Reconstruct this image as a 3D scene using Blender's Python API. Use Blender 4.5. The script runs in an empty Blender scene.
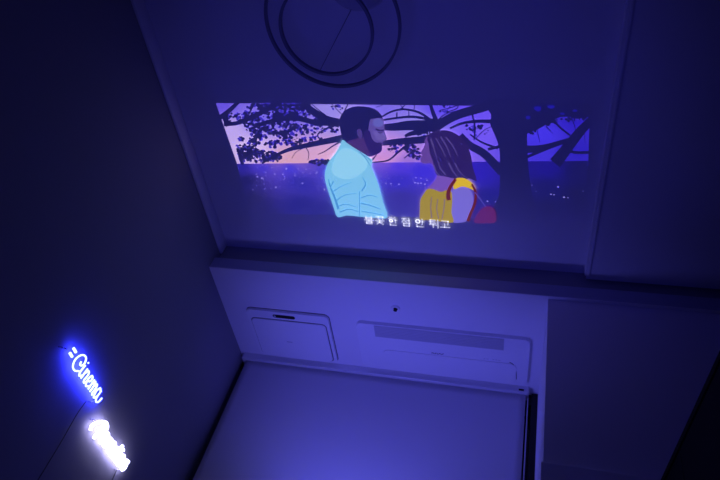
import bpy, bmesh, math, random
from mathutils import Vector, Matrix
from mathutils.geometry import tessellate_polygon
random.seed(7)
C = bpy.context.scene.collection
Z0 = 0.45                                  # height of the camera over the floor
FOC = 642.058
ROT = Matrix(((0.9658251610, -0.2502610650, -0.0674622687),
              (0.1173257296, 0.6542028011, -0.7471635485),
              (0.2311199505, 0.7137142947, 0.6612075877)))   # columns: right, forward, up

# ------------------------------------------------------------------ helpers
def lin(c):
    return tuple(((v / 255) / 12.92 if v / 255 <= .04045 else (((v / 255) + .055) / 1.055) ** 2.4) for v in c)

def mat(name, col, rough=.6, metal=0.0, bump=0.0, bscale=200, vary=0.0, spec=.4, coat=0.0):
    m = bpy.data.materials.new(name); m.use_nodes = True
    nt = m.node_tree; b = nt.nodes['Principled BSDF']
    b.inputs['Base Color'].default_value = (*col, 1); b.inputs['Roughness'].default_value = rough
    b.inputs['Metallic'].default_value = metal; b.inputs['Specular IOR Level'].default_value = spec
    b.inputs['Coat Weight'].default_value = coat
    tc = nt.nodes.new('ShaderNodeTexCoord')
    if bump or vary:
        n = nt.nodes.new('ShaderNodeTexNoise'); n.inputs['Scale'].default_value = bscale
        n.inputs['Detail'].default_value = 4
        nt.links.new(tc.outputs['Object'], n.inputs['Vector'])
    if bump:
        bp = nt.nodes.new('ShaderNodeBump'); bp.inputs['Strength'].default_value = bump
        bp.inputs['Distance'].default_value = .002
        nt.links.new(n.outputs['Fac'], bp.inputs['Height']); nt.links.new(bp.outputs['Normal'], b.inputs['Normal'])
    if vary:
        r = nt.nodes.new('ShaderNodeMapRange')
        r.inputs['To Min'].default_value = 1 - vary; r.inputs['To Max'].default_value = 1 + vary
        nt.links.new(n.outputs['Fac'], r.inputs['Value'])
        mx = nt.nodes.new('ShaderNodeVectorMath'); mx.operation = 'SCALE'
        mx.inputs[0].default_value = col
        nt.links.new(r.outputs['Result'], mx.inputs['Scale']); nt.links.new(mx.outputs['Vector'], b.inputs['Base Color'])
    return m

def emat(name, col, strength):
    m = mat(name, (.8, .8, .8), .3)
    b = m.node_tree.nodes['Principled BSDF']
    b.inputs['Emission Color'].default_value = (*col, 1); b.inputs['Emission Strength'].default_value = strength
    return m

def link(name, bm, m, parent=None, loc=None, smooth=False):
    """links a bmesh (world coordinates relative to loc) as one mesh object"""
    me = bpy.data.meshes.new(name)
    bmesh.ops.recalc_face_normals(bm, faces=bm.faces[:])
    if smooth:
        for f in bm.faces: f.smooth = True
    bm.to_mesh(me); bm.free(); me.materials.append(m)
    o = bpy.data.objects.new(name, me); C.objects.link(o)
    if parent is not None: o.parent = parent
    if loc is not None: o.location = loc
    return o

def struct(o): o['kind'] = 'structure'; return o
def tag(o, label, cat, group=None):
    o['label'] = label; o['category'] = cat
    if group: o['group'] = group
    return o
def thing(name, label, cat, loc=(0, 0, 0), group=None):
    o = bpy.data.objects.new(name, None); o.empty_display_size = .05
    C.objects.link(o); o.location = loc
    return tag(o, label, cat, group)

def box(bm, x0, x1, y0, y1, z0, z1, bev=0.0, seg=2):
    t = bmesh.new()
    vs = [t.verts.new((x, y, z)) for x in (x0, x1) for y in (y0, y1) for z in (z0, z1)]
    for f in ((0, 1, 3, 2), (4, 6, 7, 5), (0, 4, 5, 1), (2, 3, 7, 6), (0, 2, 6, 4), (1, 5, 7, 3)):
        t.faces.new([vs[i] for i in f])
    if bev:
        bmesh.ops.bevel(t, geom=t.edges[:], offset=bev, segments=seg, affect='EDGES', profile=.5)
    merge(bm, t); return bm

def merge(bm, t):
    bmesh.ops.recalc_face_normals(t, faces=t.faces[:])
    mp = {v: bm.verts.new(v.co) for v in t.verts}
    for f in t.faces:
        try:
            g = bm.faces.new([mp[v] for v in f.verts]); g.smooth = f.smooth
        except ValueError: pass
    t.free()

def B(*a, **k): return box(bmesh.new(), *a, **k)

def catmull(pts, n=6):
    pts = [Vector(p) for p in pts]
    if len(pts) < 3: return pts
    out = []
    P = [2 * pts[0] - pts[1]] + pts + [2 * pts[-1] - pts[-2]]
    for i in range(1, len(P) - 2):
        for k in range(n):
            t = k / n; a, b, c, d = P[i - 1:i + 3]
            out.append(.5 * ((2 * b) + (c - a) * t + (2 * a - 5 * b + 4 * c - d) * t * t + (3 * b - a - 3 * c + d) * t ** 3))
    return out + [pts[-1]]

def tube(bm, path, r, sides=8, closed=False):
    path = [Vector(p) for p in path]; n = len(path); rings = []
    ref = None
    for i, p in enumerate(path):
        a = path[(i - 1) % n] if (closed or i) else p
        b = path[(i + 1) % n] if (closed or i < n - 1) else p
        t = (b - a).normalized()
        if ref is None:
            ref = t.orthogonal().normalized()
        ref = (ref - t * ref.dot(t)).normalized(); s = t.cross(ref)
        rings.append([bm.verts.new(p + (ref * math.cos(2 * math.pi * k / sides) + s * math.sin(2 * math.pi * k / sides)) * r) for k in range(sides)])
    m = n if closed else n - 1
    for i in range(m):
        A, D = rings[i], rings[(i + 1) % n]
        for k in range(sides):
            f = bm.faces.new((A[k], A[(k + 1) % sides], D[(k + 1) % sides], D[k])); f.smooth = True
    if not closed:
        bm.faces.new(rings[0]); bm.faces.new(rings[-1])
    return bm

def lathe(bm, prof, c=(0, 0, 0), seg=48):
    """prof: (r, z) pairs turned round the vertical through c"""
    rs = []
    for r, z in prof:
        if r == 0: rs.append([bm.verts.new((c[0], c[1], c[2] + z))])
        else: rs.append([bm.verts.new((c[0] + r * math.cos(2 * math.pi * k / seg), c[1] + r * math.sin(2 * math.pi * k / seg), c[2] + z)) for k in range(seg)])
    for A, D in zip(rs, rs[1:]):
        for k in range(seg):
            q = [A[k % len(A)], A[(k + 1) % len(A)], D[(k + 1) % len(D)], D[k % len(D)]]
            u = []
            for v in q:
                if v not in u: u.append(v)
            if len(u) > 2: bm.faces.new(u)
    return bm

def rrect(x0, x1, y0, y1, r, seg=8):
    out = []
    for cx, cy, a in ((x1 - r, y0 + r, -90), (x1 - r, y1 - r, 0), (x0 + r, y1 - r, 90), (x0 + r, y0 + r, 180)):
        for k in range(seg + 1):
            t = math.radians(a + 90 * k / seg); out.append((cx + r * math.cos(t), cy + r * math.sin(t)))
    return out

def prism(bm, poly, z0, z1, bev=0):
    t = bmesh.new()
    a = [t.verts.new((x, y, z0)) for x, y in poly]; b = [t.verts.new((x, y, z1)) for x, y in poly]
    n = len(poly); bot = t.faces.new(a); t.faces.new(b)
    for i in range(n): t.faces.new((a[i], a[(i + 1) % n], b[(i + 1) % n], b[i]))
    if bev: bmesh.ops.bevel(t, geom=list(bot.edges), offset=bev, segments=2, affect='EDGES', profile=.5)
    merge(bm, t); return bm

def frame_prism(bm, outer, inner, z0, z1):
    n = len(outer); V = []
    for z in (z0, z1):
        V.append([[bm.verts.new((x, y, z)) for x, y in p] for p in (outer, inner)])
    for i in range(n):
        j = (i + 1) % n
        for z in (0, 1): bm.faces.new((V[z][0][i], V[z][0][j], V[z][1][j], V[z][1][i]))
        for k in (0, 1): bm.faces.new((V[0][k][i], V[0][k][j], V[1][k][j], V[1][k][i]))
    return bm

# ------------------------------------------------------------------ materials
M_ceil = mat('ceiling_paper', (.72, .71, .74), .8, bump=.15, bscale=350, vary=.03)
M_low = mat('lowered_ceiling_paint', (.78, .77, .79), .75, bump=.1, bscale=300)
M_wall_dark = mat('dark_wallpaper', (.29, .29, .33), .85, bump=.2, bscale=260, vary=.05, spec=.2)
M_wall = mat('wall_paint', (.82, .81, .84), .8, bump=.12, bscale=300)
M_trim = mat('trim_paint', (.80, .79, .81), .45)
M_reveal = mat('shaded_reveal', (.30, .30, .33), .8)  # dark base colour stands in for the moulding's shade on the recess
M_lip = mat('grey_moulding_paint', (.42, .43, .55), .5)
M_floor = mat('dark_floor', (.10, .075, .055), .45, vary=.2, bscale=6)
M_plastic = mat('white_plastic', (.80, .80, .82), .35)
M_plastic_grey = mat('pale_grey_plastic', (.52, .52, .56), .5)
M_groove = mat('groove_shadow_plastic', (.10, .10, .11), .6)
M_black = mat('black_plastic', (.008, .008, .010), .35)
M_ink = mat('dark_ink', (.05, .05, .06), .6)
M_fabric = mat('blind_fabric', (.57, .56, .60), .9, bump=.25, bscale=700, spec=.1)
M_alu = mat('white_aluminium', (.70, .70, .73), .28, metal=.15)
M_ring = mat('dark_ring_metal', (.21, .21, .24), .5)
M_wire = mat('grey_wire', (.22, .22, .26), .4)
M_cab = mat('dark_wood_veneer', (.015, .013, .013), .8, vary=.2, bscale=12, spec=.08)
M_cab2 = mat('black_lacquer', (.004, .004, .005), .6, spec=.08)
M_glass = mat('dark_night_glass', (.004, .004, .006), .15)
M_cord = mat('black_cord', (.02, .02, .022), .5)
M_clip = mat('steel_clip', (.7, .7, .75), .2, metal=1)

# ------------------------------------------------------------------ the room
XL, XR = -1.44, 2.2            # main side walls
YB, YE = -1.6, 2.80            # wall behind the camera, outer wall with the window
YF = 2.0                       # front of the dropped fascia
H = 2.10 + Z0                  # tray ceiling
H2 = 1.916 + Z0                # lowered ceiling over the window
H3 = 2.054 + Z0                # right-hand ceiling, one step lower
XT = .255                      # edge of the tray
XA = .104                      # right-hand side of the window alcove
T = .1
struct(link('floor', B(XL - T, XR + T, YB - T, YE + T, -.1, 0), M_floor))
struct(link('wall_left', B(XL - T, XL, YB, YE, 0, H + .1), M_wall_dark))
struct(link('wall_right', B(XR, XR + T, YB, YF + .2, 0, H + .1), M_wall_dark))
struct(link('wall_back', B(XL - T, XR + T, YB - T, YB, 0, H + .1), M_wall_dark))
c = struct(link('ceiling', B(XL, XT, YB, YF + .03, H, H + .1), M_ceil))
struct(link('ceiling_side', B(XT, XR, YB, YF + .015, H3, H + .1), M_ceil))
bm = B(XL, XA, YF + .03, YE, H2, H2 + .05); box(bm, XL, XR, YF - .003, YF + .03, H2, H2 + .003)
struct(link('ceiling_lowered', bm, M_low))
# the front wall to the right of the alcove; its left end is the side of the alcove
struct(link('wall_front', B(XA, XR, YF + .014, YE, 0, H2 + .06), M_wall))
struct(link('wall_window', B(XL, XA, YE, YE + T, 0, H2 + .05), M_wall_dark))
# back of the fascia step
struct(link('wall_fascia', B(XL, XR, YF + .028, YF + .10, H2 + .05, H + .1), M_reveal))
# moulding along the lower edge of the step
struct(link('trim_1', B(XL, XR, YF - .004, YF + .03, H2 + .003, H2 + .068, bev=.003), M_lip))
# flat cornice along the left wall
bm = bmesh.new(); box(bm, XL, XL + .012, YB, YF + .02, H - .066, H, bev=.003)
struct(link('trim_2', bm, M_trim))
# thin bead along the edge of the tray
bm = bmesh.new(); box(bm, XT - .008, XT + .002, YB, YF - .006, H3 - .003, H - .0, bev=.002)
box(bm, XT + .002, XT + .012, YB, YF - .006, H3 - .006, H3, bev=.002)
struct(link('trim_3', bm, M_trim))
# board over the lower right-hand wall
struct(link('trim_4', B(XA - .008, XR, YF - .002, YF + .014, 0, 1.165 + Z0, bev=.002), M_wall))
# dark window behind the blind
w = struct(link('window_1', B(XL + .02, XA - .02, YE - .012, YE - .004, .9, H2 - .03), M_glass))
bm = bmesh.new()
box(bm, XL, XL + .02, YE - .05, YE, .88, H2 - .001); box(bm, XA - .03, XA, YE - .12, YE, .88, H2 - .001)
box(bm, XL, XA, YE - .105, YE, H2 - .06, H2 - .001); box(bm, XL, XA, YE - .05, YE, .86, .9); box(bm, -.69, -.65, YE - .05, YE, .9, H2 - .03)  # right jamb and head run forward in black to paint the unlit gap
link('window_frame_dark_fill', bm, M_black, w)

# ------------------------------------------------------------------ roller blind
rb = thing('roller_blind', 'wide pale roller blind hanging in the window alcove below the lowered ceiling', 'blind', (-.67, 2.66, H2))
def loc_(bm, o):
    bmesh.ops.translate(bm, verts=bm.verts[:], vec=-Vector(o.location)); return bm
bm = bmesh.new()
box(bm, XL + .018, .060, 2.628, 2.69, H2 - .038, H2, bev=.004, seg=3)
link('headrail', loc_(bm, rb), M_alu, rb)
bm = bmesh.new()
# fabric: a sheet with depth, very slightly waved
NX, NZ = 40, 30; F = []
for s in (0, 1):
    g = []
    for i in range(NX + 1):
        col = []
        for j in range(NZ + 1):
            x = -1.397 + (1.397 + .047) * i / NX; z = (H2 - .03) - 1.55 * j / NZ
            y = 2.645 + .0015 * math.sin(x * 9) * (j / NZ) + s * .0012
            col.append(bm.verts.new((x, y, z)))
        g.append(col)
    F.append(g)
for s in (0, 1):
    for i in range(NX):
        for j in range(NZ): bm.faces.new((F[s][i][j], F[s][i + 1][j], F[s][i + 1][j + 1], F[s][i][j + 1]))
for i in range(NX):
    for j in (0, NZ): bm.faces.new((F[0][i][j], F[0][i + 1][j], F[1][i + 1][j], F[1][i][j]))
for j in range(NZ):
    for i in (0, NX): bm.faces.new((F[0][i][j], F[0][i][j + 1], F[1][i][j + 1], F[1][i][j]))
link('fabric', loc_(bm, rb), M_fabric, rb, smooth=True)
bm = B(-1.40, .05, 2.638, 2.654, H2 - 1.615, H2 - 1.588, bev=.004)
link('bottom_bar', loc_(bm, rb), M_alu, rb)
bm = B(.0135, .037, 2.6265, 2.632, H2 - .030, H2 - .020, bev=.001)
link('bracket_slot', loc_(bm, rb), M_black, rb)
bm = B(.055, .0605, 2.650, 2.664, H2 - 1.6, H2 - .05)
link('side_guide', loc_(bm, rb), M_plastic_grey, rb)

# ------------------------------------------------------------------ ceiling cassette air conditioner
ac = thing('air_conditioner', 'wide white ceiling air conditioner with grey intake slot, right of the smaller panel', 'air conditioner', (-.36, 2.455, H2))
def mv(bm, dx, dy):
    bmesh.ops.translate(bm, verts=bm.verts[:], vec=(dx, dy, 0)); return bm
A = lambda bm: loc_(mv(bm, .003, -.020), ac)
link('panel', A(prism(bmesh.new(), rrect(-.755, .045, 2.287, 2.622, .028), H2 - .020, H2 + .004, bev=.006)), M_plastic, ac)
bm = bmesh.new(); box(bm, -.666, -.069, 2.293, 2.371, H2 - .0225, H2 - .018)
g = link('intake_grille', A(bm), M_plastic_grey, ac)
bm = bmesh.new()
for k in range(7): box(bm, -.664, -.071, 2.297 + k * .0108, 2.301 + k * .0108, H2 - .0242, H2 - .022)
link('grille_slat', A(bm), M_plastic_grey, g)
bm = prism(bmesh.new(), rrect(-.640, -.008, 2.462, 2.612, .03), H2 - .0245, H2 - .019, bev=.003)
fl = link('air_flap', A(bm), M_plastic, ac)
bm = tube(bmesh.new(), catmull([(-.040, 2.452, H2 - .0205), (-.020, 2.470, H2 - .0205), (-.009, 2.51, H2 - .0205), (-.004, 2.575, H2 - .0205)]), .0016, 6)
link('flap_groove', A(bm), M_groove, ac)
bm = bmesh.new()
random.seed(3)
for k in range(7): # the small maker's wordmark, too small to read
    x = -.400 + k * .0085
    box(bm, x, x + .0022, 2.4455, 2.4545, H2 - .0212, H2 - .0195)
    box(bm, x, x + .006, 2.4455 + .0065 * (k % 2), 2.448 + .0065 * (k % 2), H2 - .0212, H2 - .0195)
link('wordmark', A(bm), M_ink, ac)
bm = bmesh.new()
for k in range(6):
    if k != 2: box(bm, -.158 + k * .0135, -.149 + k * .0135, 2.447, 2.450, H2 - .0208, H2 - .0195)
link('indicator_marks', A(bm), M_plastic_grey, ac)

# ------------------------------------------------------------------ smaller ceiling unit
pu = thing('ventilation_unit', 'square white ceiling unit with rounded corners and short black display strip', 'ventilation unit', (-1.11, 2.45, H2))
A = lambda bm: loc_(mv(bm, .010, -.019), pu)
rr = rrect(-1.325, -.899, 2.274, 2.626, .026)
link('panel', A(prism(bmesh.new(), rr, H2 - .016, H2, bev=.005)), M_plastic, pu)
bm = prism(bmesh.new(), rrect(-1.305, -.919, 2.331, 2.612, .022), H2 - .021, H2 - .015, bev=.003)
cv = link('inner_cover', A(bm), M_plastic, pu)
o_, i_ = rrect(-1.309, -.915, 2.327, 2.616, .026), rrect(-1.305, -.919, 2.331, 2.612, .022)
link('cover_seam', A(frame_prism(bmesh.new(), o_, i_, H2 - .0168, H2 - .0155)), M_groove, pu)
o_, i_ = rrect(-1.328, -.896, 2.271, 2.629, .029), rr
link('edge_seam', A(frame_prism(bmesh.new(), o_, i_, H2 - .002, H2)), M_groove, pu)
bm = prism(bmesh.new(), rrect(-1.184, -1.069, 2.292, 2.313, .0095), H2 - .0175, H2 - .015)
ds = link('display_strip', A(bm), M_black, pu)
bm = prism(bmesh.new(), [(-1.174 + .006 * math.cos(k * .5236), 2.3025 + .006 * math.sin(k * .5236)) for k in range(12)], H2 - .0185, H2 - .017)
link('display_button', A(bm), M_plastic_grey, ds)
bm = B(-1.147, -1.117, 2.485, 2.491, H2 - .0216, H2 - .0205)
link('small_mark', A(bm), M_plastic_grey, cv)

# ------------------------------------------------------------------ sprinkler
sp = thing('ceiling_sprinkler', 'small round ceiling sprinkler with dark centre above the air conditioner', 'sprinkler', (-.553, 2.162, H2))
link('flange', lathe(bmesh.new(), [(0, 0), (.021, 0), (.021, -.004), (.018, -.008), (.013, -.008), (.011, -.004), (0, -.004)], seg=32), M_plastic, sp, smooth=True)
link('nozzle', lathe(bmesh.new(), [(0, -.004), (.0100, -.004), (.008, -.007), (.004, -.008), (.004, -.011), (.0085, -.012), (.0085, -.013), (0, -.013)], seg=24), M_black, sp)

# ------------------------------------------------------------------ ring pendant lamp (switched off)
CAM = Vector((0, 0, Z0))
def on_z(x, y, z):
    """where the sight line through a measured spot of the photograph meets the level z"""
    d = ROT @ Vector(((x - 360) / FOC, 1, -(y - 240) / FOC)); return d * ((z - Z0) / d.z) + CAM
zi, zo = 1.690 + Z0, 1.750 + Z0
def fit_ring(cx, cy, rx, ry, z):
    ps = [on_z(cx + rx * math.cos(t * math.pi / 12), cy + ry * math.sin(t * math.pi / 12), z) for t in range(24)]
    c = sum(ps, Vector()) / 24; return c, sum((p - c).length for p in ps) / 24
ci, ri = fit_ring(325.7, 30.2, 45.6, 45.5, zi)
co, ro = fit_ring(332, 22, 67, 66.3, zo)
rose = Vector((-.60, .742, H))
lamp = thing('pendant_lamp', 'unlit pendant lamp of two dark rings on thin wires under the ceiling', 'lamp', rose)
def ring(c, r, h=.013, w=.0075):
    return loc_(lathe(bmesh.new(), [(r - w / 2, 0), (r + w / 2, 0), (r + w / 2, h), (r - w / 2, h), (r - w / 2, 0)], c, 96), lamp)
link('ring', ring(co, ro), M_ring, lamp); link('ring', ring(ci, ri), M_ring, lamp)
link('canopy', lathe(bmesh.new(), [(0, 0), (.110, 0), (.110, -.018), (.105, -.024), (0, -.026)], seg=48), M_plastic_grey, lamp)
for c_, r_, zz, a in ((ci, ri, zi, 108), (ci, ri, zi, 235), (ci, ri, zi, 305), (co, ro, zo, 225), (co, ro, zo, 270), (co, ro, zo, 318)):
    p = c_ + Vector((math.cos(math.radians(a)), math.sin(math.radians(a)), 0)) * r_; p.z = zz + .018
    d = p - rose; d.z = 0
    q = rose + d.normalized() * min(.104, d.length); q.z = H - .022
    link('suspension_wire', loc_(tube(bmesh.new(), [p, q], .0011, 6), lamp), M_wire, lamp)

# ------------------------------------------------------------------ neon signs on the left wall
def neon(name, label, Y0, Z, xs, zs, strokes, r, m, slope=0.0):
    s = thing(name, label, 'neon sign', (XL, Y0, Z + Z0))
    for nm, paths in strokes:
        bm = bmesh.new()
        for p in paths:
            pts = [(.020, x * xs, y * zs + x * xs * slope) for x, y in p]
            tube(bm, catmull(pts) if len(pts) > 2 else pts, r * (1.5 if nm == 'accent_tube' else 1), 10)
        link(nm, bm, m, s)
    return s
M_neon_b = emat('blue_neon_glow', (.027, .036, 1.0), 42)
M_neon_w = emat('white_neon_glow', (.58, .54, 1.0), 9)
cin = [
 ('accent_tube', [[(-.75, .42), (-.28, .40)], [(-.72, .92), (-.22, .90)]]),
 ('letter_tube', [[(.95, .85), (1.02, .62), (1.30, .72), (1.40, 1.10), (1.15, 1.42), (.72, 1.35), (.35, .95), (.22, .40), (.45, -.02), (.90, -.08), (1.35, .20)]]),
 ('letter_tube', [[(1.62, .98), (1.55, .30), (1.70, .0), (1.95, .2)], [(1.74, 1.32), (1.78, 1.36)]]),
 ('letter_tube', [[(2.10, .98), (2.05, .0)], [(2.06, .45), (2.35, .95), (2.58, .75), (2.52, .15), (2.68, .0), (2.86, .2)]]),
 ('letter_tube', [[(2.90, .38), (3.25, .55), (3.30, .90), (3.02, .95), (2.88, .35), (3.10, .0), (3.45, .2)]]),
 ('letter_tube', [[(3.62, .98), (3.58, .0)], [(3.60, .5), (3.85, .95), (3.98, .7), (3.95, .0)], [(3.97, .5), (4.22, .95), (4.36, .7), (4.32, .1), (4.45, .0)]]),
 ('letter_tube', [[(5.15, .85), (4.85, 1.0), (4.62, .5), (4.78, .0), (5.10, .35), (5.18, .95), (5.14, .2), (5.35, -.02), (5.65, .15), (5.78, .62)]])]
s1 = neon('neon_sign', 'blue glowing script neon sign reading Cinema on the dark left wall', 1.572, 1.020, .0405, .0415, cin, .0031, M_neon_b)
par = [
 ('letter_tube', [[(.55, -.30), (.70, .6), (.80, 1.3)], [(-.25, -.12), (-.38, .25), (.05, .9), (.75, 1.42), (1.25, 1.35), (1.32, .85), (.95, .45), (.62, .50)]]),
 ('letter_tube', [[(1.98, .85), (1.72, 1.0), (1.45, .5), (1.60, .0), (1.92, .35), (2.0, .95), (1.98, .15), (2.15, .0)]]),
 ('letter_tube', [[(2.25, .0), (2.30, .98)], [(2.28, .5), (2.45, .9), (2.68, .92)]]),
 ('letter_tube', [[(3.30, .85), (3.05, 1.0), (2.80, .5), (2.95, .0), (3.25, .35), (3.33, .95), (3.30, .15), (3.48, .0)]]),
 ('letter_tube', [[(4.10, .85), (3.88, .98), (3.62, .5), (3.78, .0), (4.08, .35), (4.20, 1.0), (4.24, 1.50)], [(4.14, .5), (4.16, .1), (4.30, .0)]]),
 ('letter_tube', [[(4.52, .95), (4.48, .2), (4.62, .0)], [(4.58, 1.28), (4.61, 1.32)]]),
 ('letter_tube', [[(5.22, .85), (5.02, 1.0), (4.88, .75), (5.18, .4), (5.10, .05), (4.80, .05)]]),
 ('letter_tube', [[(5.72, .95), (5.48, .7), (5.50, .15), (5.78, .05), (5.98, .4), (5.90, .85), (5.72, .95), (6.05, 1.0)]])]
s2 = neon('neon_sign', 'white glowing script neon sign on the left wall, nearer the blind', 1.858, .945, .0480, .0405, par, .0058, M_neon_w, slope=.02)
for s, pts in ((s1, ((-.068, .010), (-.052, .018), (.205, -.012))), (s2, ((.262, -.004), (-.02, .03)))):
    for a, b in pts:
        bm = bmesh.new(); tube(bm, [(0, a, b), (.018, a, b)], .0022, 8); link('wall_clip', bm, M_clip, s)
def cord(s, pts): link('power_cord', tube(bmesh.new(), catmull([(.004, *p) for p in pts]), .0014, 6), M_cord, s)
cord(s1, [(.190, -.02), (.186, -.08), (.195, -.2), (.200, -.45), (.202, -.95), (.2, -1.46)])
cord(s2, [(.270, .0), (.276, -.05), (.282, -.2), (.285, -.5), (.285, -1.385)])

# ------------------------------------------------------------------ dark cabinet at the right edge
cb = thing('tall_cabinet', 'tall black cabinet in the dark right corner below the front wall', 'cabinet', (.829, 1.30, 0))
cb.rotation_euler = (0, 0, math.radians(2.0))
link('body', B(-.352, .36, -.70, .655, .05, 1.535, bev=.002), M_cab, cb)
link('top_board', B(-.372, .37, -.71, .665, 1.535, 1.555, bev=.002), M_cab, cb)
link('plinth', B(-.33, .34, -.68, .63, 0, .05), M_cab2, cb)
link('door', B(-.370, -.353, -.69, -.15, .06, 1.53, bev=.001), M_cab, cb)
link('door', B(-.370, -.353, -.146, .394, .06, 1.53, bev=.001), M_cab, cb)
o = link('end_panel', B(-.370, -.353, .398, .65, .06, 1.53, bev=.001), M_cab2, cb); o['label'] = 'black lacquered end panel'

# ------------------------------------------------------------------ film picture thrown on the ceiling
AMB = lin((38, 36, 118))
def em(c): return tuple(max(0, a - b) for a, b in zip(lin(c), AMB))
def pmat(name, rgb=None):
    base = (.72, .71, .74) if not rgb or rgb[2] > 80 else (.70, .60, .20)
    m = mat(name, base, .8, bump=.15, bscale=350)
    nt = m.node_tree; b = nt.nodes['Principled BSDF']; b.inputs['Emission Strength'].default_value = 1
    if rgb: b.inputs['Emission Color'].default_value = (*em(rgb), 1)
    else:
        a = nt.nodes.new('ShaderNodeVertexColor'); a.layer_name = 'light'
        nt.links.new(a.outputs['Color'], b.inputs['Emission Color'])
    return m
PM = {}
def pm(rgb):
    if rgb not in PM: PM[rgb] = pmat('film_light', rgb)
    return PM[rgb]
ORG = Vector((-.53, 1.5, H - .0006))
def pl(x, y, L):
    p = on_z(x, y, H); return (p.x - ORG.x, p.y - ORG.y, -.0004 * L)
def smooth_poly(pts, n=3):
    P = [Vector((x, y, 0)) for x, y in pts]; out = []; k = len(P)
    for i in range(k):
        a, b, c, d = P[(i - 1) % k], P[i], P[(i + 1) % k], P[(i + 2) % k]
        for j in range(n):
            t = j / n
            v = .5 * ((2 * b) + (c - a) * t + (2 * a - 5 * b + 4 * c - d) * t * t + (3 * b - a - 3 * c + d) * t ** 3)
            out.append((v.x, v.y))
    return out
LEV = [0]
def nxt(L):
    LEV[0] += 1; return L + (LEV[0] % 1500) * .004 if L == 4 else L + (6 if L > 4 else 0) + (LEV[0] % 60 * .012 if L > 4 else LEV[0] % 500 * .0014)
def add_poly(bm, pts, L):
    L = nxt(L)
    vs = [bm.verts.new(pl(x, y, L)) for x, y in pts]
    for t in tessellate_polygon([[Vector((x, y, 0)) for x, y in pts]]):
        if len(set(t)) == 3: bm.faces.new([vs[i] for i in t])
def add_stroke(bm, pts, w0, w1, L, curve=True):
    q = catmull([(x, y, 0) for x, y in pts], 5) if curve else [Vector((x, y, 0)) for x, y in pts]
    n = len(q); A = []; L = nxt(L)
    for i, p in enumerate(q):
        t = (q[min(i + 1, n - 1)] - q[max(i - 1, 0)]).normalized(); nn = Vector((-t.y, t.x, 0))
        w = (w0 + (w1 - w0) * i / (n - 1)) / 2
        A.append((bm.verts.new(pl(*(p + nn * w).xy, L)), bm.verts.new(pl(*(p - nn * w).xy, L))))
    for a, b in zip(A, A[1:]): bm.faces.new((a[0], b[0], b[1], a[1]))
def flat(name, bm, m, parent):
    me = bpy.data.meshes.new(name)
    for f in bm.faces:
        f.normal_update()
        if f.normal.z > 0: f.normal_flip()
    bm.to_mesh(me); bm.free(); me.materials.append(m)
    o = bpy.data.objects.new(name, me); C.objects.link(o); o.parent = parent
    return o
def idw(ctrl):
    cc = [(x, y, em(c)) for x, y, c in ctrl]
    def f(x, y):
        s = [0, 0, 0]; W = 0
        for a, b, c in cc:
            w = 1 / ((x - a) ** 2 + (1.6 * (y - b)) ** 2 + 20) ** 1.5; W += w
            for k in range(3): s[k] += w * c[k]
        return [v / W for v in s]
    return f
def grad(name, L, quad, nx, ny, fn, parent):
    """a patch of light with a colour running over it; quad = TL, TR, BR, BL"""
    bm = bmesh.new(); lay = bm.verts.layers.float_color.new('light'); g = []
    for j in range(ny + 1):
        row = []
        for i in range(nx + 1):
            u, v = i / nx, j / ny
            x = (quad[0][0] * (1 - u) + quad[1][0] * u) * (1 - v) + (quad[3][0] * (1 - u) + quad[2][0] * u) * v
            y = (quad[0][1] * (1 - u) + quad[1][1] * u) * (1 - v) + (quad[3][1] * (1 - u) + quad[2][1] * u) * v
            p = bm.verts.new(pl(x, y, L)); p[lay] = (*fn(x, y), 1); row.append(p)
        g.append(row)
    for j in range(ny):
        for i in range(nx): bm.faces.new((g[j][i], g[j][i + 1], g[j + 1][i + 1], g[j + 1][i]))
    return flat(name, bm, pmat(name + '_light'), parent)

pic = thing('projected_picture', 'film picture of a couple under a tree projected on the ceiling above the step', 'projection', ORG)
# faint light of the projector's dark borders, a 16:9 field on the ceiling
bm = bmesh.new()
x0, x1, y0, y1 = -1.262 - ORG.x, .205 - ORG.x, 1.075 - ORG.y, 1.90 - ORG.y
vs = [bm.verts.new(v) for v in ((x0, y0, 0), (x1, y0, 0), (x1, y1, 0), (x0, y1, 0))]; bm.faces.new(vs)
BORDER = pmat('border_light'); 
bb = BORDER.node_tree.nodes['Principled BSDF']
for l in list(BORDER.node_tree.links):
    if l.to_socket == bb.inputs['Emission Color']: BORDER.node_tree.links.remove(l)
bb.inputs['Emission Color'].default_value = (.0006, .0006, .007, 1)
flat('dark_border', bm, BORDER, pic)
sky = idw([(222, 106, (105, 85, 232)), (230, 130, (188, 165, 246)), (250, 148, (208, 182, 244)), (290, 160, (212, 160, 200)),
    (330, 157, (216, 164, 214)), (330, 110, (150, 136, 238)), (350, 125, (165, 145, 238)), (380, 108, (122, 106, 236)), (420, 125, (140, 130, 236)),
    (392, 152, (196, 142, 226)), (380, 162, (204, 142, 216)), (410, 160, (150, 110, 220)), (470, 110, (105, 80, 250)), (480, 135, (114, 88, 250)), (440, 108, (100, 78, 246)),
    (260, 120, (120, 105, 240)), (290, 112, (95, 80, 225)), (540, 135, (72, 58, 240)), (535, 150, (70, 56, 225)), (575, 120, (54, 42, 205)), (575, 150, (54, 44, 200))])
grad('sky', 1, ((216, 103), (590, 107), (588, 166), (238, 166)), 75, 16, sky, pic)
amb = (38, 36, 118)
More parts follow.
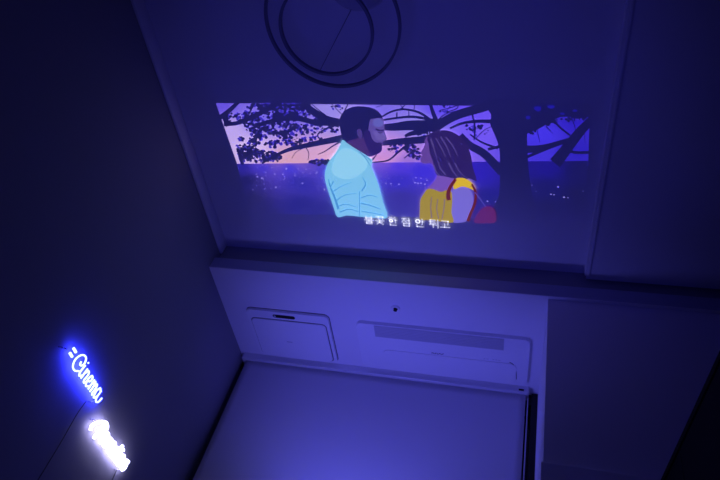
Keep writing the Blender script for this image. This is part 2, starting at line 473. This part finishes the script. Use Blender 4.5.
land = idw([(262, 161.5, (112, 84, 205)), (280, 161.5, (125, 92, 205)), (298, 161.5, (120, 90, 205)), (318, 161, (90, 70, 200)), (385, 160, (120, 84, 214)), (404, 160, (104, 76, 216)),(243, 166, (44, 38, 165)), (262, 166, (60, 52, 212)), (290, 168, (66, 58, 220)), (330, 168, (62, 56, 208)), (248, 180, (32, 28, 125)), (250, 200, (27, 22, 110)),
    (300, 182, (48, 44, 172)), (300, 205, (38, 34, 142)), (320, 216, (36, 32, 135)), (265, 216, (27, 21, 108)), (400, 164, (74, 54, 230)), (420, 170, (62, 50, 222)), (400, 180, (56, 47, 198)),
    (400, 198, (54, 46, 158)), (400, 215, (52, 46, 156)), (470, 175, (48, 38, 192)), (480, 200, (38, 33, 146)), (545, 168, (42, 34, 160)), (545, 188, (33, 28, 130)), (580, 170, (32, 27, 125)),
    (580, 195, (27, 21, 110)), (545, 208, (28, 23, 112)), (500, 216, (28, 23, 112)), (232, 185, amb), (236, 214, amb), (590, 205, amb)])
grad('city_plain', 2, ((237, 163.5), (588, 160.5), (584, 221), (250, 213)), 70, 14, land, pic)
# city lights
bm = bmesh.new(); random.seed(11)
lights = [(286.5, 168.5, 1.1), (283, 174, .8), (257.5, 176.5, .9), (262, 178, 1.0), (302.5, 183, 1.0), (276, 187, .9), (324.5, 189, .8), (295, 175, .6), (275, 174, .6), (306, 169, .6), (317, 172, .7), (316, 173, .6),
          (386, 183, .7), (391, 183.5, .8), (399, 184, .8), (415, 182.5, .9), (418, 183, .9), (421, 183, .9), (425, 184, .9), (416, 177.5, .7), (421, 178, .7), (427, 180, .7), (389, 178, .5), (402, 178, .5),
          (487.5, 201, .9), (495.5, 201.5, .6), (558, 186.5, .9), (564, 197, 1.0), (568, 197.5, .6), (551, 194, .8), (554, 194.5, .7), (532, 185, .5), (536, 191, .5), (583, 191, .5)]
lights += [(random.uniform(250, 325), random.uniform(166, 190), random.uniform(.25, .5)) for _ in range(46)]
lights += [(random.uniform(385, 430), random.uniform(172, 190), random.uniform(.25, .4)) for _ in range(16)]
for x, y, r in lights: add_poly(bm, [(x + r * math.cos(k * 1.0472), y + .8 * r * math.sin(k * 1.0472)) for k in range(6)], 3)
o = flat('city_lights', bm, pm((150, 140, 240)), pic); o['kind'] = 'stuff'
# the tree
bm = bmesh.new(); L = 4
add_poly(bm, smooth_poly([(484, 102), (505, 100), (527, 103), (527, 125), (528, 160), (531, 190), (536, 219), (492, 219), (499, 195), (500, 165), (499, 147), (494, 133), (490, 123), (491, 114)]), L)
S = lambda p, a, b: add_stroke(bm, p, a, b, L)
S([(492, 104), (480, 108), (462, 113), (448, 119), (436, 127)], 9, 9)
S([(492, 121), (476, 121), (462, 123), (450, 128)], 4, 2)
S([(474, 119), (475, 130), (474, 140)], 2, 1.5); S([(470, 134), (482, 142), (498, 148)], 1.5, 2.5); S([(476, 138), (484, 130), (492, 126)], 1, .7)
S([(460, 135), (470, 145), (485, 154), (502, 172)], 7, 9); S([(472, 112), (474, 122)], 2, 1.5); S([(488, 149), (500, 146)], 3, 3)
S([(458, 102), (457, 108), (446, 112)], 1.5, 1); S([(440, 110), (452, 107), (462, 103)], 1, 1); S([(445, 140), (468, 138)], 3, 1)
S([(381, 117), (391, 111.5), (402, 109), (412, 110), (421, 113), (430, 119)], 1.8, 2.6)
S([(381, 120), (398, 117.5), (414, 116.5), (434, 120)], 2, 3)
S([(381, 127), (395, 126.5), (412, 125), (440, 126)], 6, 12)
S([(381, 143), (400, 141), (425, 139), (440, 134)], 5, 9); S([(405, 136), (412, 133), (428, 130)], 3, 6)
S([(437, 122), (433, 112), (430, 102)], 5, 3); S([(414, 110), (415, 103)], 1, .8); S([(397, 112), (397, 118)], 1.4, 1.4); S([(399, 110), (406, 104), (409, 102)], 1.4, .6); S([(409, 109), (409, 118)], 1, 1)
S([(376, 107), (384, 104), (388, 101)], .8, .5); S([(400, 104), (404, 109)], .8, .8); S([(437, 121), (445, 114), (458, 110)], 1.5, .8)
S([(340, 123), (326, 119), (313, 111), (302, 102)], 9, 6); S([(346, 118), (338, 110), (330, 102)], 1.0, .6); S([(344, 112), (347, 106), (349, 102)], 1.6, .8)
S([(326, 115), (318, 109), (311, 103)], 1.2, .8)
S([(346, 137), (326, 141), (305, 145.5), (290, 149), (276, 155), (262, 163)], 7, 2)
S([(340, 123), (316, 122), (296, 118), (275, 120), (255, 126)], 6, 4); S([(330, 126), (318, 134), (322, 141)], 1.5, 1.5); S([(296, 126), (285, 132), (268, 133)], 4, 3)
S([(345, 139), (334, 145), (325, 151), (318, 154)], 1.8, .8); S([(306, 147), (309, 153), (308, 160)], 1, .7); S([(340, 142), (348, 143)], 2, 2)
S([(239, 101), (232, 108), (226, 113), (219, 118)], 4, 5); S([(255, 102), (250, 112), (246, 121)], 2, 1.2); S([(224, 113), (228, 126)], 7, 4); S([(280, 102), (262, 112), (240, 122), (224, 124)], 5, 4)
S([(303, 148), (296, 152), (292, 158)], .8, .6); S([(372, 162), (388, 160), (398, 152), (404, 147)], 1.2, 2.6); S([(372, 160), (377, 154)], 2, .8); S([(404, 158), (414, 150)], 1.0, 2.0)
# right of the trunk
add_poly(bm, [(524, 102), (592, 104), (592, 116), (584, 117.5), (572, 116), (560, 117), (553, 119.5), (549, 126), (545, 125), (538, 129), (526, 134)], L)
S([(526, 149), (540, 148), (555, 144), (576, 137)], 8, 4); S([(526, 157), (538, 152), (550, 147)], 3, 3)
S([(555, 163), (563, 153), (573, 140), (583, 128), (592, 119)], 13, 8); S([(552, 118), (560, 127), (570, 135)], 2.5, 2); S([(570, 114), (574, 124), (576, 132)], 1.2, .8)
S([(537, 130), (540, 142)], 1, .6); S([(546, 126), (553, 133)], 1.5, .6); S([(560, 148), (575, 152), (590, 152)], 3, 3); S([(584, 128), (585, 142)], 1, .6)
# foliage
LEAVES = ((268, 106, 22, 4, 46), (252, 120, 13, 4, 26), (229, 117, 5, 5, 9), (262, 131, 8, 8, 34), (281, 125, 18, 8, 60), (300, 109, 12, 7, 48), (310, 129, 16, 6, 40),
          (290, 141, 13, 4, 30), (242, 152, 7, 9, 40), (262, 156, 18, 6, 52), (234, 160, 7, 4, 20), (322, 162, 13, 2.4, 24), (241.5, 138.5, 2.4, 2, 6), (252, 146, 5, 6, 18), (315, 140, 14, 4, 18),
          (273, 144, 8, 4, 16), (337, 107, 6, 3, 5), (394, 148, 5, 4, 12), (412, 148, 8, 4, 22), (425, 132, 9, 5, 14), (290, 103, 24, 2, 26), (404, 143, 8, 3, 10), (480, 130, 8, 6, 9), (445, 109, 6, 4, 6), (540, 112, 10, 5, 8),
          (333, 128, 8, 4, 8), (416, 155, 7, 4, 14), (272, 113, 16, 5, 40), (255, 127, 10, 5, 22), (285, 116, 14, 4, 34), (285, 134, 12, 4, 26), (325, 120, 10, 4, 14),
          (248, 116, 14, 5, 40), (256, 135, 7, 10, 36), (250, 153, 14, 6, 60), (274, 157, 9, 4, 28), (285, 106, 24, 3.5, 56), (328, 161.5, 10, 2, 18), (300, 116, 16, 4, 24), (545, 121, 14, 4, 26), (574, 118, 13, 2.5, 20), (584, 126, 4, 5, 8), (533, 130, 5, 3, 8), (470, 126, 6, 4, 5))
def leaves(bm, L, k, r0, r1):
    for cx, cy, rx, ry, n in LEAVES:
        for _ in range(int(n * k)):
            while True:
                a, b = random.uniform(-1, 1), random.uniform(-1, 1)
                if a * a + b * b < 1: break
            x, y, r, t0 = cx + a * rx, cy + b * ry, random.uniform(r0, r1), random.random() * 6
            x = max(x, 219 + .36 * (y - 103) + 2.2); y = max(y, 104.5)
            add_poly(bm, [(x + r * q * math.cos(t0 + k_ * .898), y + .85 * r * q * math.sin(t0 + k_ * .898)) for k_, q in enumerate([random.uniform(.6, 1.2) for _ in range(7)])], L)
random.seed(5)
leaves(bm, 4, 1.25, .6, 2.1)
flat('tree_silhouette', bm, pm((26, 21, 112)), pic)
bm = bmesh.new(); random.seed(8); leaves(bm, 3.2, .7, 1.0, 2.4)
o = flat('hazy_foliage', bm, pm((62, 50, 196)), pic); o['kind'] = 'stuff'
for x, y, rx, ry in ((538, 108, 4, 3), (528, 117, 2.5, 2), (551, 106, 4, 2), (575, 110, 3, 1.2), (562, 113, 3, 1.2)):
    bm = bmesh.new(); add_poly(bm, [(x + rx * math.cos(k * .785) * random.uniform(.7, 1.1), y + ry * math.sin(k * .785) * random.uniform(.7, 1.1)) for k in range(8)], 5)
    flat('sky_gap', bm, pm((42, 34, 172)), pic)

def patch(name, pts, rgb, L, parent, sm=True):
    bm = bmesh.new(); add_poly(bm, smooth_poly(pts) if sm else pts, L); return flat(name, bm, pm(rgb), parent)
def strokes(name, lst, rgb, L, parent):
    bm = bmesh.new()
    for p, a, b in lst: add_stroke(bm, p, a, b, L)
    return flat(name, bm, pm(rgb), parent)
# the man
man = patch('man_figure', [(343, 138), (350, 128), (366, 120), (372, 116.5), (379, 115.5), (383.3, 117.5), (384.2, 123), (384.6, 127.5), (385, 131), (387, 136.8), (386.6, 139), (383.2, 140.6), (383, 143), (381.8, 145), (381.6, 150), (376, 154), (369, 156), (358, 153), (346, 145)], (92, 76, 172), 6, pic)
man['label'] = 'man in a pale blue shirt seen from the side'
patch('hair', [(339.3, 122), (340, 118), (341.6, 114), (344, 110.6), (348, 107.8), (353, 106), (358, 105.4), (364, 105.6), (370, 106.4), (375, 108), (379, 110.8), (382, 114.5), (383.2, 117.8), (380, 117), (377, 117.2), (370.6, 118.4), (369.4, 123), (368.6, 129), (365.4, 131), (363.6, 137), (356, 143), (347, 143.5), (343, 140), (341, 131)], (34, 27, 104), 7, man, sm=False)
patch('beard', [(365, 131), (370, 130), (372, 137), (376, 141.5), (381, 141.6), (382.2, 144), (382, 150), (377, 153.6), (370, 154.5), (366, 148), (364, 139)], (50, 39, 130), 7, man)
patch('forehead', [(374, 119.5), (379, 118), (382.4, 120), (383.2, 124), (379, 126), (374, 124.5)], (98, 96, 196), 8, man)
patch('cheek', [(374, 131), (379, 131.6), (383, 132), (384.6, 134.5), (386, 137.4), (383, 139), (380, 139.6), (376.5, 137.5)], (104, 88, 182), 8, man)
strokes('eyebrow', [([(376, 128.2), (380, 129.6), (384.4, 129.2)], 1.8, 1.4)], (50, 40, 132), 8.5, man)
strokes('eye', [([(378.5, 131.6), (381, 132), (383, 131.6)], 1.2, .9)], (50, 40, 132), 8.5, man)
strokes('mouth', [([(380.5, 142.6), (383, 142.2)], 1.0, .8)], (66, 50, 140), 8.5, man)
patch('ear', [(357.4, 129.4), (360.2, 128), (362.4, 131), (362.6, 135.4), (361, 138), (358.8, 135.6)], (76, 60, 150), 9, man)
patch('neck', [(346, 142), (356, 138), (363.6, 137.5), (367, 146), (371, 155), (366, 154.5), (357, 149.5)], (72, 50, 136), 7.8, man)
sh = patch('shirt', [(343, 139.2), (347, 142), (356, 148), (366, 154), (371, 157.5), (372.6, 160.5), (371.8, 166), (376, 176), (380, 188), (383.5, 202), (387.6, 216.3), (376, 216.8), (361, 215.6), (347, 214.4), (338, 216), (334, 206), (330, 194), (326, 181), (325.4, 173), (327, 166), (330.5, 159), (336, 152), (340, 145)], (122, 190, 238), 10, man)
patch('shirt_light', [(340, 150), (350, 148), (362, 155), (368, 163), (362, 172), (350, 178), (338, 176), (332, 168)], (142, 204, 244), 11, sh)
strokes('shirt_crease', [([(329, 178), (331, 186), (335, 196), (339, 208)], 1.2, 2.6), ([(334, 180), (331, 186)], 1.4, .8), ([(334, 190), (342, 185), (352, 181)], 1.2, .5), ([(336, 200), (345, 194), (357, 192)], 1.3, .6), ([(337, 206), (346, 203), (358, 206)], 1.2, .7),
    ([(360, 190), (360, 215)], 1, 1), ([(362, 190), (366, 183), (363, 176)], 1.8, .8), ([(361, 202), (370, 204), (381, 208)], 1.5, 1.0), ([(361, 197), (370, 194), (378, 196)], 1.3, .7), ([(340, 211), (350, 208), (360, 211)], 1.4, .8), ([(362, 210), (374, 212), (384, 214)], 1, .8)], (74, 144, 214), 12, sh)
strokes('collar_edge', [([(360, 150.5), (366, 157), (371, 165)], .9, .6), ([(371.5, 160), (368, 156.5), (362, 153)], .8, .6)], (72, 120, 190), 12, sh)
# the woman
wo = patch('woman_figure', [(427.5, 136), (425.2, 141), (424.6, 145), (421, 152), (422.4, 154.4), (420.6, 157.4), (421, 161), (425, 163), (431, 162.4), (434, 167), (437, 175), (433, 182), (427, 189), (438, 192), (449, 189), (454, 178), (446, 160), (436, 140)], (98, 68, 166), 6, pic)
wo['label'] = 'woman in a yellow top with long brown hair'
patch('shoulder', [(438, 174), (434, 182), (428, 188.6), (440, 190), (449, 187.5), (453.5, 178.5), (446, 173)], (114, 80, 188), 7, wo)
hr = patch('hair', [(427.4, 137), (431, 132.5), (438, 129.8), (448, 129.6), (458, 134), (466, 142), (471, 154), (473, 166), (477, 180), (470, 177.5), (462, 179.5), (453.5, 177.5), (445, 175.5), (438, 174.5), (436, 172.5), (434.4, 168), (433, 160), (430, 152), (429, 144)], (50, 38, 122), 8, wo)
strokes('hair_highlight', [([(436, 137), (441, 146), (446, 156)], 1.2, .6), ([(441, 136), (447, 146), (451, 156)], 1.6, .6), ([(446, 136), (453, 145), (458, 155)], 1.4, .5), ([(431, 138), (434, 147), (437, 158)], 1.6, .6), ([(438, 160), (441, 168), (446, 174)], 1.0, 1.2), ([(449, 162), (453, 170), (458, 176)], 1.8, .8), ([(455, 162), (459, 170), (465, 176)], 1.2, .6), ([(434, 164), (436, 170), (440, 175)], 1.6, 1.0)], (84, 70, 152), 9, hr)
ar = patch('arm', [(452.5, 190), (458, 186), (465, 187), (471.5, 191), (473.4, 199), (471.5, 208), (467.5, 219), (461, 221.5), (453, 221), (451, 212), (451.4, 200)], (116, 104, 212), 8, wo)
tp = patch('yellow_top', [(428, 188.2), (434, 188.4), (441, 191), (448, 189), (452, 192), (452.4, 202), (451.8, 212), (453.4, 221.4), (440, 220.4), (428, 219), (420.4, 218.4), (420.2, 208), (420.8, 199), (424, 193)], (158, 136, 78), 9, wo)
strokes('top_crease', [([(432, 196), (431, 206), (432, 217)], 1, 1.4), ([(438, 198), (437, 208), (439, 218)], 1.2, 1), ([(445, 198), (444, 208), (442, 219)], 1.4, 1)], (120, 98, 92), 10, tp)
patch('sleeve', [(455, 178.6), (461, 176.8), (467, 178.4), (473, 183), (475.4, 189.4), (469, 187), (462, 185.4), (454, 188)], (212, 176, 34), 11, wo)
strokes('bag_strap', [([(456, 178), (450.5, 186), (448.4, 193), (449, 199)], 3, 4.4), ([(472, 183), (475.6, 191), (475, 202), (470.5, 213), (468, 220)], 2, 3)], (98, 24, 78), 12, wo)
patch('red_bag', [(475, 218), (480, 210), (487, 205.6), (494, 208), (496, 215), (495, 221.6), (484, 222.4), (475, 222)], (92, 22, 100), 7, wo)
strokes('bag_cord', [([(475, 191), (481, 199), (486, 206)], .9, .6)], (84, 74, 178), 12, wo)
# caption under the picture: the seven syllables drawn stroke by stroke
def arc(cx, cy, r, rx=1): return [(cx + rx * r * math.cos(k * math.pi / 6), cy + r * math.sin(k * math.pi / 6)) for k in range(13)]
HAN = {
 'bul': [[(.2, 1), (.2, .62)], [(.8, 1), (.8, .62)], [(.2, .8), (.8, .8)], [(.2, .62), (.8, .62)], [(0, .49), (1, .49)], [(.5, .49), (.5, .36)], [(.2, .33), (.8, .33), (.8, .17), (.2, .17), (.2, 0), (.83, 0)]],
 'kkot': [[(.1, 1), (.42, 1), (.38, .68)], [(.55, 1), (.9, 1), (.86, .68)], [(.5, .68), (.5, .5)], [(0, .49), (1, .49)], [(.5, .43), (.5, .33)], [(.18, .31), (.82, .31)], [(.5, .31), (.15, 0)], [(.48, .26), (.88, 0)]],
 'han': [[(.2, 1), (.46, 1)], [(.03, .86), (.62, .86)], arc(.33, .58, .17), [(.8, 1.04), (.8, .32)], [(.8, .68), (1, .68)], [(.2, .28), (.2, 0), (.88, 0)]],
 'jeom': [[(.05, .96), (.58, .96)], [(.32, .96), (.03, .48)], [(.28, .75), (.58, .48)], [(.84, 1.04), (.84, .42)], [(.6, .74), (.84, .74)], [(.22, .34), (.84, .34), (.84, 0), (.22, 0), (.22, .34)]],
 'an': [arc(.32, .72, .23), [(.8, 1.04), (.8, .32)], [(.8, .68), (1, .68)], [(.2, .28), (.2, 0), (.88, 0)]],
 'twi': [[(.66, 1), (.1, 1), (.1, .56), (.68, .56)], [(.1, .78), (.62, .78)], [(0, .40), (.76, .36)], [(.4, .38), (.4, .0)], [(.92, 1.04), (.92, -.04)]],
 'go': [[(.15, .95), (.84, .95), (.80, .45)], [(.45, .6), (.45, .14)], [(0, .13), (1, .13)]]}
cap = bpy.data.objects.new('caption', None); cap.empty_display_size = .02; C.objects.link(cap); cap.parent = pic
for key, cx in (('bul', 369.6), ('kkot', 380.2), ('han', 393.2), ('jeom', 406.6), ('an', 420), ('twi', 434.4), ('go', 445.4)):
    c0 = on_z(cx, 222.6 + (cx - 405) * .060, H); w, h = .040, .042
    bm = bmesh.new()
    for p in HAN[key]:
        q = [Vector((c0.x - ORG.x + (a - .5) * w, c0.y - ORG.y + (.5 - b) * h - .010, -.0004 * 21)) for a, b in p]
        for a, b in zip(q, q[1:]):
            t = (b - a).normalized(); n = Vector((-t.y, t.x, 0)) * .0021; t = t * .0016
            bm.faces.new([bm.verts.new(v) for v in (a - t + n, b + t + n, b + t - n, a - t - n)])
    flat('syllable', bm, pm((200, 202, 240)), cap)

# ------------------------------------------------------------------ light
def area(name, loc, rot, size, size_y, power, col):
    l = bpy.data.lights.new(name, 'AREA'); l.shape = 'RECTANGLE'; l.size = size; l.size_y = size_y; l.energy = power; l.color = col
    o = bpy.data.objects.new(name, l); C.objects.link(o); o.location = loc; o.rotation_euler = [math.radians(a) for a in rot]; return o
def point(name, loc, r, power, col):
    l = bpy.data.lights.new(name, 'POINT'); l.shadow_soft_size = r; l.energy = power; l.color = col
    o = bpy.data.objects.new(name, l); C.objects.link(o); o.location = loc; return o
def spot(name, loc, aim, ang, r, power, col):
    l = bpy.data.lights.new(name, 'SPOT'); l.shadow_soft_size = r; l.energy = power; l.color = col
    l.spot_size = math.radians(ang); l.spot_blend = 1
    o = bpy.data.objects.new(name, l); C.objects.link(o); o.location = loc
    o.rotation_euler = (Vector(aim) - Vector(loc)).to_track_quat('-Z', 'Y').to_euler(); return o
PUR = (.128, .125, 1.0)
# unseen violet light added low in the alcove, beam turned up towards the window
spot('alcove_fill', (-.70, 2.12, .74 + Z0), (-.56, 2.62, 1.80 + Z0), 108, .06, 28.0, PUR)
# stray light of the projector round its picture
spot('projector_spill', (-.22, .35, .35 + Z0), (-.48, 1.46, H), 72, .12, 16.5, (.075, .070, 1.0))
area('rear_fill', (.2, -1.2, 1.0), (115, 0, 0), 1.2, .7, 1.15, (.065, .062, 1.0))  # unseen area light added behind the camera as dim blue fill
wd = bpy.data.worlds.new('World'); bpy.context.scene.world = wd; wd.use_nodes = True
wd.node_tree.nodes['Background'].inputs[0].default_value = (.01, .01, .05, 1); wd.node_tree.nodes['Background'].inputs[1].default_value = .2

# ------------------------------------------------------------------ camera
cd = bpy.data.cameras.new('camera'); cam = bpy.data.objects.new('camera', cd); C.objects.link(cam)
cd.sensor_width = 36; cd.lens = FOC / 720 * 36; cd.clip_start = .02
r, f, u = ROT.col[0], ROT.col[1], ROT.col[2]
cam.matrix_world = Matrix(((r[0], u[0], -f[0], 0), (r[1], u[1], -f[1], 0), (r[2], u[2], -f[2], Z0), (0, 0, 0, 1)))
sc = bpy.context.scene; sc.camera = cam
vs_ = sc.view_settings; vs_.view_transform = 'Standard'; vs_.look = 'None'; vs_.gamma = 1; vs_.use_curve_mapping = False; vs_.exposure = 0
